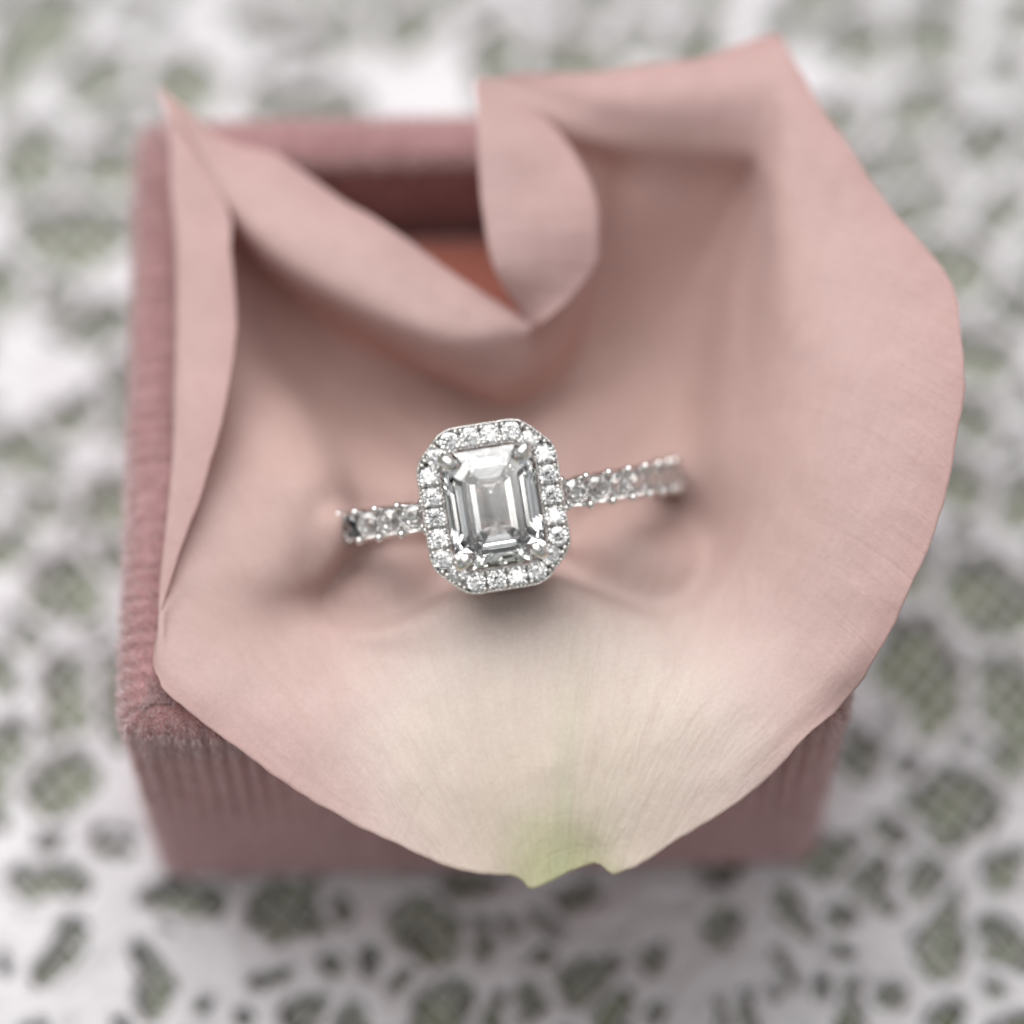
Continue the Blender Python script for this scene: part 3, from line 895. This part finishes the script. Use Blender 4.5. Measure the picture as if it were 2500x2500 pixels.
def build_petal():
    ribs = np.array(PETAL_RIBS)                     # stations x 6 x 3, cm
    ns = ribs.shape[0]
    ctr = np.array(PETAL_CENTRE)
    full = np.concatenate([np.repeat(ctr[None, None], ns, 0), ribs], 1)
    A = catmull(full, 14, True)                     # round the petal
    B = catmull(np.swapaxes(A, 0, 1), 16, False)    # from the middle to the margin
    G = np.swapaxes(B, 0, 1)                        # (na, nr, 3)
    na, nr, _ = G.shape
    # relax the skin between the ribs
    j0_, j1_ = int(nr * 0.12), int(nr * 0.78)
    for _ in range(70):
        sm_ = 0.5 * G + 0.25 * (np.roll(G, 1, 0) + np.roll(G, -1, 0))
        fall = np.clip(np.minimum(np.arange(nr) - j0_, j1_ - np.arange(nr)) / 10.0, 0, 1)[None, :, None]
        G = G + (sm_ - G) * fall
    # natural unevenness: shallow waves, a finely ragged margin
    rr = np.linspace(0, 1, nr)
    for i in range(na):
        for j in range(1, nr):
            p = Vector(G[i, j])
            G[i, j, 2] += 0.035 * noise.noise(p * 1.6) * min(1, rr[j] * 3) + 0.009 * noise.noise(p * 4.5) * min(1, rr[j] * 2)
            if j < nr * 0.62:
                # the skin bulges in front of each shoulder of the band, with a crescent crease round the bulge
                for (mx_, my_, h_, r_) in BULGES:
                    dd_ = math.hypot(p.x - mx_, p.y - my_)
                    G[i, j, 2] += h_ * math.exp(-(dd_ / r_) ** 2) - 0.55 * h_ * math.exp(-((dd_ - 1.55 * r_) / (0.5 * r_)) ** 2)
    # the margin curls unevenly
    ev = np.array([noise.noise(Vector((i * 0.035, 1.7, 4.0))) for i in range(na)])
    for j in range(nr - 14, nr):
        G[:, j, 2] += 0.05 * ev * ((j - (nr - 15)) / 14) ** 2
    edge = np.array([noise.noise(Vector((i * 0.11, 3.3, 0))) * 0.020 + noise.noise(Vector((i * 0.37, 8.3, 0))) * 0.008 for i in range(na)])
    blend = np.linspace(0, 1, na)
    d = G[:, -1] - G[:, -6]
    d /= np.linalg.norm(d, axis=1)[:, None] + 1e-9
    w_ = np.minimum(1, np.minimum(np.arange(na), na - 1 - np.arange(na)) / 30)
    for j in range(nr - 8, nr):
        G[:, j] += d * (edge * w_)[:, None] * ((j - (nr - 9)) / 8) ** 2
    # normals
    dr = np.gradient(G, axis=1)
    da = (np.roll(G, -1, 0) - np.roll(G, 1, 0))
    Nn = np.cross(dr, da)
    Nn /= np.linalg.norm(Nn, axis=2)[..., None] + 1e-9
    if Nn[:, 8, 2].mean() < 0:
        Nn = -Nn
    th = (0.016 * (1 - 0.6 * rr ** 6))[None, :, None]
    top, bot = G + Nn * th * 0.5, G - Nn * th * 0.5
    # attribute: fan angle about the heel, distance from it, closeness to the margin
    heel = G[na - 14, -1]
    rest = full[:, -1]
    at = np.zeros((na, nr, 3))
    at[..., 0] = np.arctan2(G[..., 0] - 0.25, G[..., 1] + 3.3)
    at[..., 1] = np.linalg.norm(G - np.array([0.40, -2.66, -0.05]), axis=2)
    at[..., 2] = rr[None, :] ** 2
    idx = np.arange(na * (nr - 1)).reshape(na, nr - 1)
    nx_ = np.roll(idx, -1, 0)
    q = np.stack([idx[:, :-1], idx[:, 1:], nx_[:, 1:], nx_[:, :-1]], -1).reshape(-1, 4)
    N = na * (nr - 1)
    V = np.concatenate([top[:, 1:].reshape(-1, 3), bot[:, 1:].reshape(-1, 3), top[:1, 0], bot[:1, 0]])
    AT = np.concatenate([at[:, 1:].reshape(-1, 3)] * 2 + [at[:1, 0]] * 2)
    F = [tuple(f) for f in q.tolist()] + [tuple(f) for f in (q[:, ::-1] + N).tolist()]
    for i in range(na):
        i2 = (i + 1) % na
        F.append((int(idx[i, -1]), int(idx[i, -1]) + N, int(idx[i2, -1]) + N, int(idx[i2, -1])))
        F.append((2 * N, int(idx[i, 0]), int(idx[i2, 0])))
        F.append((2 * N + 1, int(idx[i2, 0]) + N, int(idx[i, 0]) + N))
    me = mesh_np('rose_petal', V, F, M_PETAL)
    a_ = me.attributes.new('petal', 'FLOAT_VECTOR', 'POINT')
    a_.data.foreach_set('vector', AT.astype(np.float32).ravel())
    bm = bmesh.new()
    bm.from_mesh(me)
    bmesh.ops.recalc_face_normals(bm, faces=bm.faces)
    bm.to_mesh(me)
    bm.free()
    return me


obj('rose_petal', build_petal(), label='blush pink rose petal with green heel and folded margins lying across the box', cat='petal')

# ------------------------------------------------------------------ diamond ring
ring = bpy.data.objects.new('diamond_ring', None)
link(ring)
ring.empty_display_size = 0.5
ring['label'] = 'white gold halo ring with emerald cut diamond and pave band standing in the petal'
ring['category'] = 'ring'
RT, RZ = math.radians(28.0), math.radians(9.0)
rn = Vector((0, -math.sin(RT), math.cos(RT)))
ru = Vector((0, math.cos(RT), math.sin(RT)))
rx = Vector((1, 0, 0)) * math.cos(RZ) + ru * math.sin(RZ)
ry = rn.cross(rx)
ring.matrix_world = Matrix.Translation(Vector((-0.114, -0.448, 0.95))) @ Matrix((rx, ry, rn)).transposed().to_4x4()


def hull(name, pts, mat):
    bm = bmesh.new()
    for p in pts:
        bm.verts.new(p)
    bmesh.ops.remove_doubles(bm, verts=bm.verts, dist=1e-6)
    r = bmesh.ops.convex_hull(bm, input=bm.verts)
    bmesh.ops.delete(bm, geom=[g for g in r['geom_interior'] if isinstance(g, bmesh.types.BMVert)], context='VERTS')
    bmesh.ops.dissolve_limit(bm, angle_limit=math.radians(0.4), verts=bm.verts, edges=bm.edges)
    bmesh.ops.recalc_face_normals(bm, faces=bm.faces)
    me = bpy.data.meshes.new(name)
    bm.to_mesh(me)
    bm.free()
    me.materials.append(mat)
    return me


def octagon(a, b_, c_, z):
    """rectangle 2a x 2b with corners cut by c"""
    return [(a, b_ - c_, z), (a - c_, b_, z), (-a + c_, b_, z), (-a, b_ - c_, z),
            (-a, -b_ + c_, z), (-a + c_, -b_, z), (a - c_, -b_, z), (a, -b_ + c_, z)]


def emerald_cut():
    a, b_, c_ = 0.285, 0.362, 0.095
    t = 0.586                                        # keeps every facet strip of a corner parallel to the girdle
    lay = [(0.0, 0.010), (0.0, -0.006), (0.035, 0.042), (0.072, 0.068), (0.112, 0.086),
           (0.060, -0.073), (0.130, -0.141), (0.192, -0.190)]
    pts = []
    for ins, z in lay:
        aa, bb = a - ins, b_ - ins
        cc = max(0.02, c_ - ins * t * 0.55)
        cc = min(cc, aa * 0.8)
        pts += octagon(aa, bb, cc, z)
    pts += [(0, 0.085, -0.229), (0, -0.085, -0.229)]
    return hull('center_stone', pts, M_DIAMOND)


def brilliant(name, r):
    pts = []
    for k in range(16):
        a = 2 * math.pi * k / 16
        pts.append((r * math.cos(a), r * math.sin(a), 0.02 * r))
        pts.append((r * math.cos(a), r * math.sin(a), -0.03 * r))
    for k in range(8):
        a = 2 * math.pi * k / 8
        pts.append((0.80 * r * math.cos(a), 0.80 * r * math.sin(a), 0.20 * r))
        a2 = a + math.pi / 8
        pts.append((0.56 * r * math.cos(a2), 0.56 * r * math.sin(a2), 0.335 * r))
        pts.append((0.22 * r * math.cos(a2), 0.22 * r * math.sin(a2), -0.70 * r))
    pts.append((0, 0, -0.87 * r))
    return hull(name, pts, M_SMALL)


def ball(name, r, mat, sz=1.0):
    bm = bmesh.new()
    bmesh.ops.create_uvsphere(bm, u_segments=10, v_segments=6, radius=r, matrix=Matrix.Diagonal((1, 1, sz, 1)))
    me = bpy.data.meshes.new(name)
    bm.to_mesh(me)
    bm.free()
    me.materials.append(mat)
    for p in me.polygons:
        p.use_smooth = True
    return me


def oct_path(a, b_, c_, step, soft=0.05):
    """closed rounded octagon path with tangents, sampled evenly"""
    cs = [Vector(p) for p in octagon(a, b_, c_, 0)]
    raw = []
    m_ = len(cs)
    for i in range(m_):
        p0, p1, p2 = cs[i - 1], cs[i], cs[(i + 1) % m_]
        d0, d1 = (p0 - p1).normalized(), (p2 - p1).normalized()
        s0, s1 = p1 + d0 * soft, p1 + d1 * soft
        for k in range(7):
            t = k / 6
            raw.append(s0 * (1 - t) ** 2 + p1 * 2 * t * (1 - t) + s1 * t * t)
    raw = np.array([tuple(p) for p in raw])
    seg = np.linalg.norm(np.roll(raw, -1, 0) - raw, axis=1)
    L = seg.sum()
    cum = np.concatenate([[0], np.cumsum(seg)])
    ext = np.concatenate([raw, raw[:1]])

    def at(s):
        s = s % L
        i = min(len(seg) - 1, int(np.searchsorted(cum, s, 'right') - 1))
        f = (s - cum[i]) / max(seg[i], 1e-9)
        p = ext[i] + (ext[i + 1] - ext[i]) * f
        d = (ext[i + 1] - ext[i]) / max(seg[i], 1e-9)
        return p, d
    return at, L


def tube(name, path, radii, mat, seg=12, cap=True):
    V, F = [], []
    path = [Vector(p) for p in path]
    up_ = Vector((0.31, 0.17, 0.94))
    for i, p in enumerate(path):
        d = (path[min(i + 1, len(path) - 1)] - path[max(i - 1, 0)]).normalized()
        x_ = d.cross(up_).normalized()
        y_ = d.cross(x_)
        for k in range(seg):
            a = 2 * math.pi * k / seg
            V.append(p + (x_ * math.cos(a) + y_ * math.sin(a)) * radii[i])
    for i in range(len(path) - 1):
        for k in range(seg):
            k2 = (k + 1) % seg
            F.append((i * seg + k, i * seg + k2, (i + 1) * seg + k2, (i + 1) * seg + k))
    if cap:
        F.append(tuple(range(seg))[::-1])
        F.append(tuple((len(path) - 1) * seg + k for k in range(seg)))
    me = bpy.data.meshes.new(name)
    me.from_pydata([tuple(v) for v in V], [], F)
    me.materials.append(mat)
    for p in me.polygons:
        p.use_smooth = True
    bm = bmesh.new()
    bm.from_mesh(me)
    bmesh.ops.recalc_face_normals(bm, faces=bm.faces)
    bm.to_mesh(me)
    bm.free()
    return me


HA, HB, HC = 0.366, 0.447, 0.155        # centre line of the halo
obj('center_stone', emerald_cut(), ring, label='clear emerald cut step faceted diamond').location = (0, 0, 0.035)


def build_halo():
    """channel that carries the small stones: outer wall, lip, bed, inner lip, inner wall, underside"""
    at, L = oct_path(HA, HB, HC, 0.01)
    n_ = 440
    prof = [(0.060, -0.20), (0.072, -0.10), (0.074, -0.015), (0.068, -0.002), (0.060, -0.010), (0.050, -0.085),
            (-0.048, -0.085), (-0.056, -0.006), (-0.064, 0.0), (-0.070, -0.012), (-0.066, -0.12), (-0.05, -0.20)]
    V = []
    for i in range(n_):
        s = L * i / n_
        p, d = at(s)
        nrm = np.array([d[1], -d[0]])
        scal = 0.006 * abs(math.sin(math.pi * s / L * 22)) - 0.003     # scalloped edge
        for (o_, z) in prof:
            oo = o_ + math.copysign(scal, o_)
            V.append((p[0] + nrm[0] * oo, p[1] + nrm[1] * oo, z))
    k_ = len(prof)
    F = []
    for i in range(n_):
        i2 = (i + 1) % n_
        for k in range(k_):
            k2 = (k + 1) % k_
            F.append((i * k_ + k, i2 * k_ + k, i2 * k_ + k2, i * k_ + k2))
    me = mesh_np('halo', V, F, M_METAL)
    bm = bmesh.new()
    bm.from_mesh(me)
    bmesh.ops.recalc_face_normals(bm, faces=bm.faces)
    bm.to_mesh(me)
    bm.free()
    return me, at, L


halo_me, h_at, h_L = build_halo()
halo = obj('halo', halo_me, ring)
NS = 22
st_me = brilliant('halo_stone', 0.061)
bead_me = ball('bead', 0.0155, M_BEAD, 1.1)
sbead_me = ball('bead', 0.0105, M_BEAD, 1.1)
for k in range(NS):
    s = h_L * (k + 0.25) / NS
    p, d = h_at(s)
    o = obj('halo_stone', st_me, halo)
    o.location = (p[0], p[1], 0.004 + rng.uniform(-0.003, 0.003))
    o.rotation_euler = (rng.uniform(-0.07, 0.07), rng.uniform(-0.07, 0.07), rng.uniform(0, 3))
    # four beads at each junction, and small graver-cut beads along both lips
    p, d = h_at(s + h_L / NS / 2)
    nrm = np.array([d[1], -d[0]])
    for side in (-1, 1):
        for e_ in (-1, 1):
            q = p[:2] + nrm * side * 0.047 + d[:2] * e_ * 0.017
            o = obj('bead', bead_me, halo)
            o.location = (q[0], q[1], 0.010)
    for side in (-1, 1):
        for f in (-0.28, -0.09, 0.10, 0.29):
            pp, d2 = h_at(s + f * h_L / NS)
            n2 = np.array([d2[1], -d2[0]])
            q = pp[:2] + n2 * side * 0.0665
            o = obj('bead', sbead_me, halo)
            o.location = (q[0], q[1], -0.002)

# claws over the four cut corners of the centre stone
for sx_ in (-1, 1):
    for sy_ in (-1, 1):
        cx, cy_ = sx_ * (0.285 - 0.047), sy_ * (0.362 - 0.047)
        dr_ = Vector((sx_, sy_, 0)).normalized()
        c0 = Vector((cx, cy_, 0))
        pth = [c0 + dr_ * 0.02 + Vector((0, 0, -0.2)), c0 + dr_ * 0.030 + Vector((0, 0, -0.05)), c0 + dr_ * 0.030 + Vector((0, 0, 0.035)),
               c0 + dr_ * 0.016 + Vector((0, 0, 0.068)), c0 - dr_ * 0.010 + Vector((0, 0, 0.080)), c0 - dr_ * 0.034 + Vector((0, 0, 0.076)),
               c0 - dr_ * 0.047 + Vector((0, 0, 0.070))]
        sm = [tuple(v) for v in catmull(np.array([tuple(v) for v in pth]), 4, False)]
        rd = np.interp(np.linspace(0, 1, len(sm)), [0, 0.5, 0.75, 0.92, 0.97, 1.0], [0.032, 0.038, 0.041, 0.035, 0.026, 0.008])
        obj('claw', tube('claw', sm, rd, M_METAL), ring)

# basket under the head that joins the halo to the band
def build_basket():
    V, F = [], []
    n_ = 48
    prof = [(1.0, -0.19), (0.92, -0.26), (0.72, -0.36), (0.5, -0.44), (0.42, -0.44), (0.62, -0.34), (0.82, -0.24), (0.88, -0.19)]
    for i in range(n_):
        a = 2 * math.pi * i / n_
        for f, z in prof:
            V.append((0.35 * f * math.cos(a), 0.43 * f * math.sin(a), z))
    k_ = len(prof)
    for i in range(n_):
        i2 = (i + 1) % n_
        for k in range(k_):
            k2 = (k + 1) % k_
            F.append((i * k_ + k, i2 * k_ + k, i2 * k_ + k2, i * k_ + k2))
    return mesh_np('basket', V, F, M_METAL)


obj('basket', build_basket(), ring)

RO, BZ = 1.23, -1.48                     # outer radius of the band and height of its axis below the halo


def band_point(phi, r):
    return Vector((r * math.sin(phi), 0, BZ + r * math.cos(phi)))


def build_band():
    n_ = 360
    V, F = [], []
    pitch = 0.176 / RO
    for i in range(n_):
        ph = 2 * math.pi * i / n_
        pf = ((ph + math.pi) % (2 * math.pi)) - math.pi
        paved = abs(pf) < math.radians(112)
        w = 0.108 - (0.018 * abs(math.sin(math.pi * (abs(pf) - math.radians(17)) / pitch - math.pi / 2)) if paved else 0.0)
        prof = [(RO - 0.035, w), (RO - 0.010, w * 0.9), (RO - (0.040 if paved else 0.004), w * 0.62), (RO - (0.050 if paved else 0.0), 0)]
        prof = prof + [(r, -y) for r, y in prof[-2::-1]] + [(RO - 0.14, -w), (RO - 0.165, -w * 0.8), (RO - 0.175, 0), (RO - 0.165, w * 0.8), (RO - 0.14, w)]
        for r, y in prof:
            p = band_point(ph, r)
            V.append((p.x, y, p.z))
    k_ = len(prof)
    for i in range(n_):
        i2 = (i + 1) % n_
        for k in range(k_):
            k2 = (k + 1) % k_
            F.append((i * k_ + k, i * k_ + k2, i2 * k_ + k2, i2 * k_ + k))
    me = mesh_np('band', V, F, M_METAL)
    bm = bmesh.new()
    bm.from_mesh(me)
    bmesh.ops.recalc_face_normals(bm, faces=bm.faces)
    bm.to_mesh(me)
    bm.free()
    return me


band = obj('band', build_band(), ring)
bs_me = brilliant('band_stone', 0.088)
pr_me = ball('prong', 0.030, M_BEAD, 1.0)
pitch = 0.176 / RO
for side in (-1, 1):
    for k in range(10):
        ph = side * (math.radians(17) + pitch * k)
        o = obj('band_stone', bs_me, band)
        p = band_point(ph, RO - 0.004)
        o.location = p
        o.rotation_euler = (rng.uniform(-0.08, 0.08), ph + rng.uniform(-0.08, 0.08), 0)
        for e_ in (-1, 1):
            q = band_point(ph + side * pitch / 2, RO + 0.002)
            o = obj('prong', pr_me, band)
            o.location = (q.x, e_ * 0.090, q.z)
            o.rotation_euler = (0, ph, 0)
